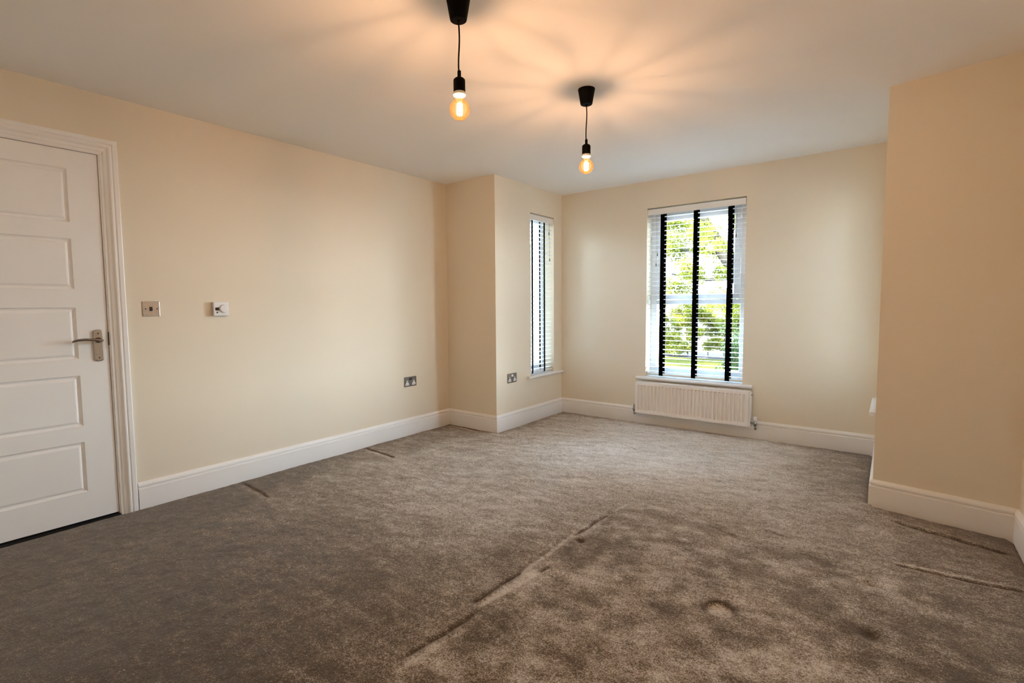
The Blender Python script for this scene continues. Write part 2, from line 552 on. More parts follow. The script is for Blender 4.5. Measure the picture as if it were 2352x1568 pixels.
    for (px_, py_, rr, dd, dn) in ((2.345, -1.475, 0.020, 0.016, -0.40), (3.509, -1.10, 0.028, 0.014, -0.30), (3.514, -1.505, 0.034, 0.016, -0.34),
                                   (2.305, -1.07, 0.016, 0.012, -0.35), (3.60, -1.36, 0.03, 0.006, -0.16)):
        g = np.exp(-(((wx - px_) ** 2 + (wy - py_) ** 2) / rr ** 2))
        z -= dd * g; nap_shade += dn * g
    # caster dent with a pale floor and a dark rim
    d = np.hypot((wx - 3.055), (wy + 1.68) * 1.0)
    z -= 0.014 * sstep(0.060, 0.035, d)
    nap_shade += 0.32 * sstep(0.055, 0.040, d)
    rim = np.exp(-((d - 0.060) / 0.012) ** 2)
    nap_shade -= 0.55 * rim * sstep(-0.06, 0.03, (wy + 1.68) - 0.5 * (wx - 3.055))
    # short bars pressed in by the furniture on the left wall
    for yy in (-2.175, -1.135, -0.085):
        line(0.07, yy + 0.012, 0.46, yy - 0.012, 0.014, 0.002, 0.26, 0.0, 0.02)
        line(0.07, yy + 0.038, 0.46, yy + 0.014, 0.008, 0.009, -0.48, 0.0, 0.02)
    # darker uncrushed pile along the left wall; darker tone round the other edges
    nap_shade -= (0.16 + (vnoise(wx, wy, 7, 20) - .5) * 0.2) * sstep(0.50, 0.36, wx + (vnoise(wx, wy, 4, 14) - .5) * 0.2)
    nap_shade -= 0.13 * sstep(1.00, 1.15, wy)
    nap_shade -= 0.16 * sstep(2.75, 3.25, wx) * sstep(0.15, 0.6, wy + (vnoise(wx, wy, 3, 15) - .5) * 0.5)
    nap_shade -= 0.12 * sstep(3.55, 3.66, wx) * sstep(-2.6, -1.2, wy + 0.1) * (0.5 + vnoise(wx, wy, 7, 16))
    # paler pile in front of the bay, painting its silvery window sheen
    nap_shade += 0.09 * sstep(-1.0, -0.4, wy) * sstep(1.2, 2.2, wx) * sstep(3.5, 2.9, wx)
    # lines pressed in before the pier
    line(3.58, -0.795, 4.03, -0.755, 0.014, 0.004, 0.30, 0.0, 0.02)
    line(3.58, -0.832, 4.03, -0.792, 0.009, 0.008, -0.40, 0.0, 0.02)
    line(3.58, -0.26, 4.00, -0.40, 0.012, 0.009, -0.30, 0.12, 0.02)
    line(1.74, 0.30, 1.93, 0.22, 0.010, 0.006, -0.20, 0.10, 0.02)
    for k, (ax_, ay_) in enumerate(((2.79, -0.90), (2.80, -0.86), (2.72, -0.80), (3.05, -0.80), (2.86, -0.93))):
        line(ax_, ay_, ax_ + 0.10, ay_ - 0.025, 0.014, 0.003, -0.20, 0.0, 0.03)
    # darker pile by the door and across the near left
    nap_shade -= 0.22 * sstep(0.9, 0.1, wx) * sstep(-2.9, -3.3, wy)
    nap_shade -= 0.08 * sstep(2.2, 1.5, wx) * sstep(-2.0, -2.7, wy)
    # near left of the room painted darker and browner, for its lack of daylight
    nap_shade -= 0.46 * sstep(-1.2, -3.0, wy + 0.25 * wx - 0.2) * sstep(2.5, 1.9, wx) * (0.75 + 0.5 * vnoise(wx, wy, 2.5, 30))
    nap_shade += 0.17 * sstep(-0.9, 0.1, wy) * sstep(0.7, 1.4, wx) * sstep(3.3, 2.7, wx)  # daylight sheen of the bay floor, painted as paler pile
    # brushed arcs
    for cx_, cy2, rr in ((1.55, -3.0, 0.75), (1.2, -2.4, 0.5), (2.6, -0.2, 0.9)):
        dd = np.hypot(wx - cx_, wy - cy2)
        nap_shade += 0.06 * np.exp(-((dd - rr) / 0.02) ** 2) * (vnoise(wx, wy, 2, 17) > 0.5)
    # tucked edge under the skirtings, its contact shade painted into the pile colour
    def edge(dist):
        nonlocal z, nap_shade
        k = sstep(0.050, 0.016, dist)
        z -= 0.014 * k; nap_shade -= 0.22 * k + 0.16 * sstep(0.17, 0.03, dist + 0.06 * (vnoise(X, Y, 9, 40) - .5))
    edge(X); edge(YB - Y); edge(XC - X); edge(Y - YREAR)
    edge(np.where(Y > -0.05, np.abs(X - XA), 1.0)); edge(np.where(X < XA, -Y, 1.0))
    edge(np.where(X > XB, np.abs(YR + (YRC - YR) * (X - XB) / (XC - XB) - Y), 1.0)); edge(np.where(Y > YR, np.abs(XB - X), 1.0))
    z = z - z.max() + 0.004
    z = np.clip(z, -0.05, 0.004)
    co = np.stack([X, Y, z], -1).reshape(-1, 3).astype(np.float32)
    idx = np.arange(nx * ny).reshape(ny, nx)
    q = np.stack([idx[:-1, :-1], idx[:-1, 1:], idx[1:, 1:], idx[1:, :-1]], -1).reshape(-1, 4)
    # leave out what lies inside the piers
    mx, my = co[q].mean(1)[:, 0], co[q].mean(1)[:, 1]
    keep = ~((mx < XA - 0.02) & (my > 0.02)) & ~((mx > XB + 0.02) & (my > YR + 0.02))
    q = q[keep].astype(np.int32)
    me = bpy.data.meshes.new('floor')
    me.vertices.add(len(co)); me.vertices.foreach_set('co', co.ravel())
    me.loops.add(q.size); me.loops.foreach_set('vertex_index', q.ravel())
    me.polygons.add(len(q)); me.polygons.foreach_set('loop_start', np.arange(0, q.size, 4, dtype=np.int32))
    me.polygons.foreach_set('use_smooth', np.ones(len(q), dtype=bool))
    at = me.attributes.new('nap_shade', 'FLOAT', 'POINT')
    at.data.foreach_set('value', np.clip(nap_shade, 0, 1).ravel().astype(np.float32))
    me.update(); me.validate()
    me.materials.append(M['carpet'])
    o = bpy.data.objects.new('floor', me)
    C.objects.link(o)
    return struct(o, 'taupe carpet with pressed marks and creases', 'carpet')


carpet()

# skirting boards
PROF = [(0, -0.03), (ST, -0.03), (ST, 0.110), (ST - 0.002, 0.1135), (ST - 0.010, 0.1150), (ST - 0.010, 0.1205), (ST - 0.002, 0.1235), (ST - 0.001, 0.130),
        (ST - 0.003, 0.137), (ST - 0.008, 0.143), (ST - 0.012, 0.150), (ST - 0.014, SK), (0, SK)]
full = [(0.0, DY1 + 0.083), (0, 0), (XA, 0), (XA, YB), (XB, YB), (XB, YR), (XC, YRC), (XC, YREAR), (0, YREAR), (0, DY0 - 0.083)]
names = ['baseboard_left', 'baseboard_left_return', 'baseboard_bay_left', 'baseboard_back', 'baseboard_bay_right', 'baseboard_right_return', 'baseboard_right', 'baseboard_rear', 'baseboard_door_side']
for i, nme in enumerate(names):
    P = [Vector(p) for p in full]

    def nrm(k):
        d = (P[k + 1] - P[k]).normalized(); return Vector((d.y, -d.x))

    def off(k):
        if k == 0: return nrm(0)
        if k == len(P) - 1: return nrm(k - 1)
        m = (nrm(k - 1) + nrm(k)).normalized(); return m / m.dot(nrm(k))
    vs = []; fs = []; m_ = len(PROF)
    for k in (i, i + 1):
        for t, zz in PROF:
            q = P[k] + off(k) * t; vs.append((q.x, q.y, zz))
    for j in range(m_):
        j2 = (j + 1) % m_; fs.append((j, j2, m_ + j2, m_ + j))
    fs.append(tuple(range(m_ - 1, -1, -1))); fs.append(tuple(range(m_, 2 * m_)))
    struct(MB().add(vs, fs).build(nme, M['gloss']), 'white moulded skirting board along the ' + nme[10:].replace('_', ' ') + ' wall', 'skirting board')


# ------------------------------------------------------------------ door
def make_door():
    root = struct(empty('door_1', (0, -3.19, 0)), 'white five-panel door in a moulded white frame', 'door')
    ox, oy = 0.0, -3.19
    Y0, Y1, Z0, Z1 = -3.575 - oy, -2.815 - oy, 0.006, 2.060
    XF, XBk = -0.006, -0.046
    rows = [(0.168, 0.453), (0.544, 0.829), (0.921, 1.208), (1.308, 1.584), (1.673, 1.959)]
    p0, p1 = -3.438 - oy, -2.952 - oy
    m = MB()
    # stiles and rails as one skin: front grid with recessed moulded panels
    m.box((XBk, Y0, Z0), (XBk + 0.02, Y1, Z1))
    m.box((XBk + 0.01, Y0, Z0), (XF, p0, Z1)); m.box((XBk + 0.01, p1, Z0), (XF, Y1, Z1))
    zz = [Z0] + [q for r in rows for q in r] + [Z1]
    for i in range(0, len(zz), 2):
        m.box((XBk + 0.01, p0, zz[i]), (XF, p1, zz[i + 1]))
    m.build('leaf', M['door'], root)
    for (a, b) in rows:
        steps = [(0, 0.0), (0.005, -0.007), (0.012, -0.0095), (0.017, -0.0085), (0.023, -0.003), (0.029, -0.0015)]
        vs = []; fs = []
        for t, d in steps:
            vs += [(XF + d, p0 + t, a + t), (XF + d, p1 - t, a + t), (XF + d, p1 - t, b - t), (XF + d, p0 + t, b - t)]
        for k in range(len(steps) - 1):
            for j in range(4):
                j2 = (j + 1) % 4
                fs.append((k * 4 + j, k * 4 + j2, (k + 1) * 4 + j2, (k + 1) * 4 + j))
        k = (len(steps) - 1) * 4
        fs.append((k, k + 1, k + 2, k + 3))
        MB().add(vs, fs).build('panel', M['door'], root)
    # lining and architrave
    L = MB()
    L.box((-0.13, Y1 + 0.003, -0.02), (0.0, Y1 + 0.0148, Z1 + 0.003)); L.box((-0.13, Y0 - 0.0148, -0.02), (0.0, Y0 - 0.003, Z1 + 0.003))
    L.box((-0.13, Y0 - 0.0148, Z1 + 0.003), (0.0, Y1 + 0.0148, Z1 + 0.0118))
    L.box((-0.06, Y1 - 0.012, -0.02), (-0.047, Y1 + 0.005, Z1)); L.box((-0.06, Y0 - 0.005, -0.02), (-0.047, Y0 + 0.012, Z1)); L.box((-0.06, Y0, Z1 - 0.012), (-0.047, Y1, Z1 + 0.004))
    L.build('lining', M['gloss'], root)
    prof = [(0.000, 0.0), (0.000, 0.004), (0.010, 0.005), (0.016, 0.0085), (0.022, 0.010), (0.030, 0.0115), (0.036, 0.0165), (0.041, 0.0195), (0.048, 0.0195),
            (0.051, 0.016), (0.053, 0.0145), (0.056, 0.0150), (0.060, 0.019), (0.078, 0.019), (0.082, 0.017), (0.083, 0.0)]
    yi0, yi1, zi = Y0 - 0.010, Y1 + 0.010, Z1 + 0.008
    vs = []; fs = []; n = len(prof)
    for t, d in prof: vs.append((d, yi1 + t, -0.02))
    for t, d in prof: vs.append((d, yi1 + t, zi + t))
    for t, d in prof: vs.append((d, yi0 - t, zi + t))
    for t, d in prof: vs.append((d, yi0 - t, -0.02))
    for s in range(3):
        for j in range(n - 1):
            fs.append((s * n + j, s * n + j + 1, (s + 1) * n + j + 1, (s + 1) * n + j))
        fs.append((s * n + n - 1, s * n, (s + 1) * n, (s + 1) * n + n - 1))
    MB().add(vs, fs).build('architrave', M['gloss'], root)
    MB().box((-0.036, Y1 + 0.0005, 0.99), (0.0008, Y1 + 0.0042, 1.065)).build('strike_plate', M['black'], root)
    # handle
    hy = -2.862 - oy
    bp = MB()
    pts = []
    hw, z0, z1 = 0.0225, 0.902, 1.082
    for k in range(0, 13):
        a = math.pi * k / 12; pts.append((hy + hw * math.cos(a), z1 - 0.013 + 0.013 * math.sin(a)))
    for k in range(0, 13):
        a = math.pi + math.pi * k / 12; pts.append((hy + hw * math.cos(a), z0 + 0.013 + 0.013 * math.sin(a)))
    n = len(pts)
    vs = [(XF, y, z) for y, z in pts] + [(XF + 0.006, y, z) for y, z in pts] + [(XF + 0.009, hy + (y - hy) * 0.82, 0.992 + (z - 0.992) * 0.96) for y, z in pts]
    fs = [tuple(range(n)), tuple(range(2 * n, 3 * n))]
    for s in range(2):
        for j in range(n):
            fs.append((s * n + j, s * n + (j + 1) % n, (s + 1) * n + (j + 1) % n, (s + 1) * n + j))
    h = bp.add(vs, fs).build('handle', M['chrome'], root)
    h['label'] = 'chrome lever handle on a long backplate'
    hz = 1.022
    X0 = XF + 0.008
    lev = MB()
    lev.lathe([(0.0155, 0), (0.0155, 0.006), (0.0105, 0.012), (0.0095, 0.036), (0.011, 0.046), (0.009, 0.052)], (X0, hy, hz), 'x', 20)
    path = [(X0 + 0.043, hy + 0.012, hz), (X0 + 0.045, hy, hz + 0.001), (X0 + 0.045, hy - 0.03, hz + 0.005), (X0 + 0.044, hy - 0.07, hz + 0.008), (X0 + 0.042, hy - 0.10, hz + 0.006), (X0 + 0.040, hy - 0.118, hz + 0.001), (X0 + 0.038, hy - 0.124, hz - 0.004)]
    lev.tube(path, [0.006, 0.0085, 0.0075, 0.007, 0.0065, 0.0055, 0.003], 12)
    lev.build('lever', M['darkmetal'], h)
    for sz in (z0 + 0.020, z1 - 0.022):
        MB().lathe([(0.0035, 0), (0.0035, 0.0015)], (XF + 0.0088, hy, sz), 'x', 12).build('screw', M['hole'], h)
    return root


make_door()


# ------------------------------------------------------------------ windows with sills, glass and blinds (built facing -Y in own axes, room at -Y)
def window(name, loc, rz, width, transom, label, sill_ext, visible=True):
    """origin: middle of the opening at wall face, z = 0; local +Y goes outdoors"""
    root = struct(empty(name, loc, rz), label, 'window')
    hw = width / 2
    f0, f1 = 0.125, 0.195
    F = MB()
    t = 0.062
    z0, z1 = WZ0 + 0.002, WZ1 - 0.002
    F.box((-hw, f0, z0), (-hw + t, f1, z1)).box((hw - t, f0, z0), (hw, f1, z1))
    F.box((-hw + t, f0, z0), (hw - t, f1, z0 + 0.095)).box((-hw + t, f0, z1 - t), (hw - t, f1, z1))
    if transom:
        F.box((-hw + t, f0, 1.190), (hw - t, f1, 1.235))
    F.build('window_frame', M['upvc'], root, 0.004)
    if transom:
        s = 0.056
        a, b = 1.238, z1 - t - 0.003
        S = MB()
        S.box((-hw + t + .003, f0 - 0.012, a), (-hw + t + s, f1 - 0.02, b)).box((hw - t - s, f0 - 0.012, a), (hw - t - .003, f1 - 0.02, b))
        S.box((-hw + t + s, f0 - 0.012, a), (hw - t - s, f1 - 0.02, a + s)).box((-hw + t + s, f0 - 0.012, b - s), (hw - t - s, f1 - 0.02, b))
        so = S.build('sash', M['upvc'], root, 0.004)
        MB().box((-0.012, f0 - 0.028, a + 0.012), (0.10, f0 - 0.013, a + 0.03)).build('handle', M['upvc'], so, 0.003)
        MB().box((-hw + t + s, f0 + 0.03, a + s), (hw - t - s, f0 + 0.034, b - s)).build('pane', M['glass'], so)
        MB().box((-hw + t, f0 + 0.03, z0 + 0.095), (hw - t, f0 + 0.034, 1.190)).build('pane', M['glass'], root)
    else:
        MB().box((-hw + t, f0 + 0.03, z0 + 0.095), (hw - t, f0 + 0.034, z1 - t)).build('pane', M['glass'], root)
    S = MB()
    L, Rr = sill_ext
    r = 0.0135
    zc = 0.4535
    pts = [(0.12, zc - r), (0.12, zc + r)] + [(-0.030 - r * math.sin(math.pi * k / 8), zc + r * math.cos(math.pi * k / 8)) for k in range(9)]
    # a nosed board: wide part in front of the wall with horns, narrow part in the reveal
    vs = []; fs = []
    nose = [(-0.0005, zc - r), (-0.0005, zc + r)] + pts[2:]
    n = len(nose)
    vs = [(-hw - L, y, z) for y, z in nose] + [(hw + Rr, y, z) for y, z in nose]
    fs = [tuple(range(n)), tuple(range(n, 2 * n))] + [(j, (j + 1) % n, n + (j + 1) % n, n + j) for j in range(n)]
    S.add(vs, fs)
    S.box((-hw + 0.0005, -0.0005, WZ0), (hw - 0.0005, 0.124, WZ0 + 0.0015))
    S.build('window_sill', M['sill'], root)
    # sill outdoors
    MB().box((-hw, f1, WZ0 + 0.001), (hw, 0.34, WZ0 + 0.02)).build('outer_sill', M['upvc'], root)
    return root


window('window_1', ((BX0 + BX1) / 2, YB, 0), 0, BX1 - BX0, True, 'large window of the bay with a transom, behind the wide blind', (0.085, 0.085))
window('window_2', (XA, (NW0 + NW1) / 2, 0), R(90), NW1 - NW0, False, 'tall narrow window in the left side of the bay', (0.080, 0.140))
window('window_3', (XB, (NW0 + NW1) / 2, 0), R(-90), NW1 - NW0, False, 'narrow window in the right side of the bay, only its sill end shows beyond the pier', (0.060, 0.150))


window('window_fill', (XC, (W40 + W41) / 2, 0), R(-90), W41 - W40, False, 'narrow window added in the right wall behind the camera for fill daylight', (0.060, 0.060))  # added window, out of view, that brightens the deep end of the room


def blind(name, loc, rz, width, tapes, wandx, label, tilt=0.0, tw=0.0200):
    root = empty(name, loc, rz)
    tag(root, label, 'blind')
    hw = width / 2 - 0.006
    yc = 0.046
    # valance and headrail
    MB().box((-hw, 0.004, 2.067), (hw, 0.014, 2.122)).build('valance', M['slat'], root, 0.002)
    MB().box((-hw + 0.004, 0.020, 2.080), (hw - 0.004, 0.072, 2.119)).build('head_rail', M['slat'], root)
    n = 35
    zt, zb = 2.045, 0.520
    S = MB()
    for i in range(n):
        z = zt + (zb - zt) * i / (n - 1)
        ti = 0.0015 * math.sin(i * 2.1)
        prof = [(-0.025, z - 0.0005 + ti), (-0.0125, z + 0.0013 + ti * .5), (0, z + 0.0020), (0.0125, z + 0.0013 - ti * .5), (0.025, z - 0.0005 - ti),
                (0.025, z + 0.0015 - ti), (0.0125, z + 0.0032 - ti * .5), (0, z + 0.0039), (-0.0125, z + 0.0032 + ti * .5), (-0.025, z + 0.0015 + ti)]
        if tilt:
            ct, sn = math.cos(tilt), math.sin(tilt)
            prof = [(y * ct - (zz - z) * sn, z + y * sn + (zz - z) * ct) for y, zz in prof]
        k = len(prof)
        vs = [(-hw, yc + y, zz) for y, zz in prof] + [(hw, yc + y, zz) for y, zz in prof]
        fs = [tuple(range(k)), tuple(range(k, 2 * k))] + [(j, (j + 1) % k, k + (j + 1) % k, k + j) for j in range(k)]
        S.add(vs, fs)
    S.build('slats', M['slat'], root)
    MB().box((-hw, yc - 0.026, 0.486), (hw, yc + 0.026, 0.502)).build('bottom_rail', M['slat'], root, 0.003)
    for x in tapes:
        T = MB()
        for side in (-1, 1):
            y0 = yc + side * 0.0275
            vs = []; fs = []
            zs = []
            for i in range(n):
                z = zt + (zb - zt) * i / (n - 1)
                zs += [(z + 0.022, 0.0), (z + 0.002, side * 0.0018)]
            zs += [(0.500, 0.0), (0.484, 0.0)]
            if side == -1:
                zs = [(2.066, 0)] + zs
            else:
                zs = [(2.079, 0)] + zs
            for z, d in zs:
                vs += [(x - tw, y0 + d, z), (x + tw, y0 + d, z), (x + tw, y0 + d + 0.0008 * side, z), (x - tw, y0 + d + 0.0008 * side, z)]
            for k in range(len(zs) - 1):
                for j in range(4):
                    j2 = (j + 1) % 4
                    fs.append((k * 4 + j, k * 4 + j2, (k + 1) * 4 + j2, (k + 1) * 4 + j))
            fs.append((0, 1, 2, 3)); fs.append(tuple(len(vs) - 4 + j for j in range(4)))
            T.add(vs, fs)
        T.box((x - tw, yc - 0.0285, 0.4825), (x + tw, yc + 0.0285, 0.4845))
        T.build('ladder_tape', M['tape'], root)
    for k, (cx, zend) in enumerate(wandx):
        cd = MB().tube([(cx, yc - 0.031, 2.066), (cx + 0.002, yc - 0.031, 1.9), (cx, yc - 0.031, zend)], 0.0011, 6).build('cord', M['cord'], root)
        MB().lathe([(0.0025, -0.034), (0.0055, -0.03), (0.005, -0.01), (0.002, 0.0)], (cx, yc - 0.031, zend), 'z', 12).build('tassel', M['tassel'], cd)
    return root


blind('venetian_blind', ((BX0 + BX1) / 2, YB, 0), 0, BX1 - BX0, (-0.301, 0.012, 0.315), ((-0.348, 1.70), (-0.360, 1.60), (0.368, 1.82)),
      'wide white venetian blind with three black tapes above the radiator')
blind('venetian_blind', (XA, (NW0 + NW1) / 2, 0), R(90), NW1 - NW0, (-0.168, 0.060), ((0.150, 1.98), (0.165, 1.70)),
      'narrow white venetian blind with black tapes in the left side of the bay', tw=0.0135)


blind('venetian_blind', (XB, (NW0 + NW1) / 2, 0), R(-90), NW1 - NW0, (-0.060, 0.150), (),
      'narrow white venetian blind added behind the pier to dim the right bay window', tw=0.0135)  # unseen blind added to dim light from the right bay window


# ------------------------------------------------------------------ radiator
def radiator():
    root = empty('radiator', (2.06, YB, 0))
    tag(root, 'white ribbed panel radiator hung below the large window', 'radiator')
    ox = 2.06
    x0, x1, z0, z1 = 1.537 - ox, 2.577 - ox, 0.110, 0.420
    yf = -0.105
    # front panel with pressed vertical flutes
    nf = 29
    px = (x1 - x0 - 0.040) / nf
    xs = []
    for i in range(nf):
        a = x0 + 0.020 + px * i
        xs += [(a, 0), (a + px * 0.10, 0), (a + px * 0.24, 1), (a + px * 0.66, 1), (a + px * 0.82, 0)]
    xs = [(x0, 0), (x0 + 0.004, 0)] + xs + [(x1 - 0.012, 0), (x1, 0)]
    zs = [(z0, 0), (z0 + 0.026, 0), (z0 + 0.036, 1), (z1 - 0.036, 1), (z1 - 0.026, 0), (z1, 0)]
    vs = []; fs = []
    for x, a in xs:
        for z, b in zs:
            vs.append((x, yf + 0.0125 * a * b, z))
    m = len(zs)
    for i in range(len(xs) - 1):
        for j in range(m - 1):
            fs.append((i * m + j, (i + 1) * m + j, (i + 1) * m + j + 1, i * m + j + 1))
    P = MB().add(vs, fs)
    P.box((x0, yf + 0.012, z0), (x1, yf + 0.014, z1))
    P.box((x0, yf + 0.0002, z0), (x0 + 0.003, yf + 0.014, z1)).box((x1 - 0.003, yf + 0.0002, z0), (x1, yf + 0.014, z1))
    P.box((x0 + 0.003, yf + 0.0002, z0), (x1 - 0.003, yf + 0.014, z0 + 0.003)).box((x0 + 0.003, yf + 0.0002, z1 - 0.003), (x1 - 0.003, yf + 0.014, z1))
    P.build('front_panel', M['rad'], root)
    # back panel, fins between
    B = MB().box((x0, -0.045, z0), (x1, -0.033, z1))
    for k in range(40):
        xx = x0 + 0.02 + (x1 - x0 - 0.04) * k / 39
        B.box((xx, -0.090, z0 + 0.03), (xx + 0.002, -0.045, z1 - 0.012))
    B.build('back_panel', M['rad'], root)
    # rounded side covers and top grille
    for s, xx in ((-1, x0), (1, x1)):
        MB().box((xx - 0.001 if s < 0 else xx - 0.004, -0.090, z0 + 0.004), (xx + 0.004 if s < 0 else xx + 0.012, -0.030, z1 - 0.004)).build('side_cover', M['rad'], root, 0.0015)
    G = MB()
    zt = z1 + 0.001
    G.box((x0, -0.096, z1 - 0.006), (x1, -0.088, zt + 0.002)).box((x0, -0.036, z1 - 0.006), (x1, -0.030, zt + 0.002))
    k = x0 + 0.002
    while k < x1 - 0.006:
        G.box((k, -0.088, z1 - 0.003), (k + 0.010, -0.036, zt + 0.001)); k += 0.018
    G.build('top_grille', M['rad'], root)
    MB().box((-0.022, -0.104, z1 + 0.002), (0.022, -0.092, z1 + 0.007)).build('clip', M['plastic'], root, 0.001)
    MB().lathe([(0.007, 0), (0.007, 0.008), (0.004, 0.010)], (x1 + 0.012, -0.062, z1 - 0.030), 'x', 14).build('bleed_valve', M['valve'], root)
    for kx in (-0.36, 0.36):
        MB().box((kx - 0.015, -0.034, z0 + 0.03), (kx + 0.015, 0.0, z1 - 0.05)).build('bracket', M['rad'], root)
    # valves: tail from the radiator, body and pipe to the wall
    for s, xx in ((-1, x0), (1, x1)):
        e = 0.012 if s > 0 else 0.001
        V = MB()
        xv = xx + s * (0.048 if s > 0 else 0.028)
        V.lathe([(0.009, 0), (0.009, abs(xv - xx) )], (min(xx + s * e, xv), -0.062, z0 + 0.030), 'x', 14)
        V.lathe([(0.011, -0.022), (0.011, -0.012), (0.014, -0.010), (0.014, 0.006), (0.009, 0.010), (0.009, 0.022)], (xv, -0.062, z0 + 0.030), 'z', 14)
        V.tube([(xv, -0.062, z0 + 0.010), (xv, -0.062, z0 - 0.014), (xv, -0.056, z0 - 0.024), (xv, -0.03, z0 - 0.026), (xv, -0.0185, z0 - 0.026)], 0.0075, 12)
        v = V.build('valve', M['valve'], root)
        if s > 0:
            MB().lathe([(0.013, 0.0), (0.015, 0.004), (0.015, 0.034), (0.012, 0.038)], (xv, -0.062, z0 + 0.052), 'z', 18).build('valve_cap', M['plastic'], v)
        else:
            MB().lathe([(0.009, 0.0), (0.009, 0.010), (0.004, 0.012), (0.004, 0.026)], (xv, -0.062, z0 + 0.052), 'z', 14).build('valve_cap', M['valve'], v)
    return root


radiator()


# ------------------------------------------------------------------ wall fittings
def on_wall(name, x, y, z, label, cat):
    """origin on the wall surface, local +X into the room"""
    return tag(empty(name, (x, y, z)), label, cat)


sw = on_wall('light_switch', 0, -2.594, 1.196, 'small chrome light switch on the left wall beside the door frame', 'switch')
MB().box((0, -0.0455, -0.0455), (0.0045, 0.0455, 0.0455)).build('faceplate', M['chrome'], sw, 0.0025)
MB().box((0.0045, -0.010, -0.013), (0.0075, 0.006, 0.012)).build('rocker', M['black'], sw, 0.001)
for s in (-1, 1):
    MB().lathe([(0.0036, 0), (0.0036, 0.0008)], (0.0045, 0.030 * s, 0.0), 'x', 12).build('screw', M['hole'], sw)

th = on_wall('thermostat', 0, -2.199, 1.191, 'white dial thermostat on the left wall, right of the switch', 'thermostat')
MB().box((0, -0.044, -0.043), (0.010, 0.044, 0.043)).build('shade_plate', M['black'], th, 0.002)  # black plate standing in for the thermostat's shade on the wall
MB().box((0.006, -0.048, -0.046), (0.028, 0.048, 0.046)).build('body', M['plastic'], th, 0.005, 3)
MB().box((0.028, -0.038, -0.010), (0.0286, -0.014, 0.010)).build('display', M['lcd'], th)
MB().lathe([(0.027, 0), (0.027, 0.004), (0.024, 0.010), (0.0225, 0.0115)], (0.028, 0.014, 0.002), 'x', 40).build('dial', M['plastic'], th, 0.0006)
MB().lathe([(0.006, 0), (0.006, 0.0010), (0.004, 0.0014)], (0.028, -0.026, -0.023), 'x', 16).build('button', M['tassel'], th)


def socket(x, y, z, ww, label, rocker_white):
    s = on_wall('double_socket', x, y, z, label, 'socket')
    MB().box((0, -ww / 2, -0.046), (0.005, ww / 2, 0.046)).build('faceplate', M['chromedark'] if 'chromedark' in M else M['chrome'], s, 0.0025)
    for k in (-1, 1):
        cy0 = 0.041 * k
        # moulded insert around the three pins
        pts = [(-0.022, -0.034), (0.022, -0.034), (0.024, -0.022), (0.016, -0.010), (0.009, -0.004), (0.008, 0.012), (-0.008, 0.012), (-0.009, -0.004), (-0.016, -0.010), (-0.024, -0.022)]
        n = len(pts)
        vs = [(0.005, cy0 + a, b) for a, b in pts] + [(0.0066, cy0 + a * 0.96, -0.012 + (b + 0.012) * 0.96) for a, b in pts]
        fs = [tuple(range(n)), tuple(range(n, 2 * n))] + [(j, (j + 1) % n, n + (j + 1) % n, n + j) for j in range(n)]
        out = MB().add(vs, fs).build('outlet', M['plastic'], s)
        H_ = MB()
        H_.box((0.0066, cy0 - 0.0022, -0.003), (0.0070, cy0 + 0.0022, 0.005))
        for q in (-1, 1):
            H_.box((0.0066, cy0 + q * 0.011 - 0.0035, -0.024), (0.0070, cy0 + q * 0.011 + 0.0035, -0.020))
        H_.build('pin_holes', M['hole'], out)
    for k in (-1, 1):
        MB().box((0.005, 0.0095 * k - 0.0078, 0.014), (0.0078, 0.0095 * k + 0.0078, 0.036)).build('rocker', M['plastic'] if rocker_white else M['black'], s, 0.001)
    for k in (-1, 1):
        MB().lathe([(0.0034, 0), (0.0034, 0.0008)], (0.005, (ww / 2 - 0.008) * k, 0.0), 'x', 12).build('screw', M['hole'], s)
    return s


M['chromedark'] = mat('dark_chrome_plate', (0.20, 0.18, 0.155), 0.35, 1.0, noise=(60, 0.15))
socket(0, -0.522, 0.492, 0.150, 'metal double socket low on the left wall, before its far corner', False)
socket(XA, 0.247, 0.484, 0.150, 'metal double socket on the bay side wall, beside the narrow window sill', True)


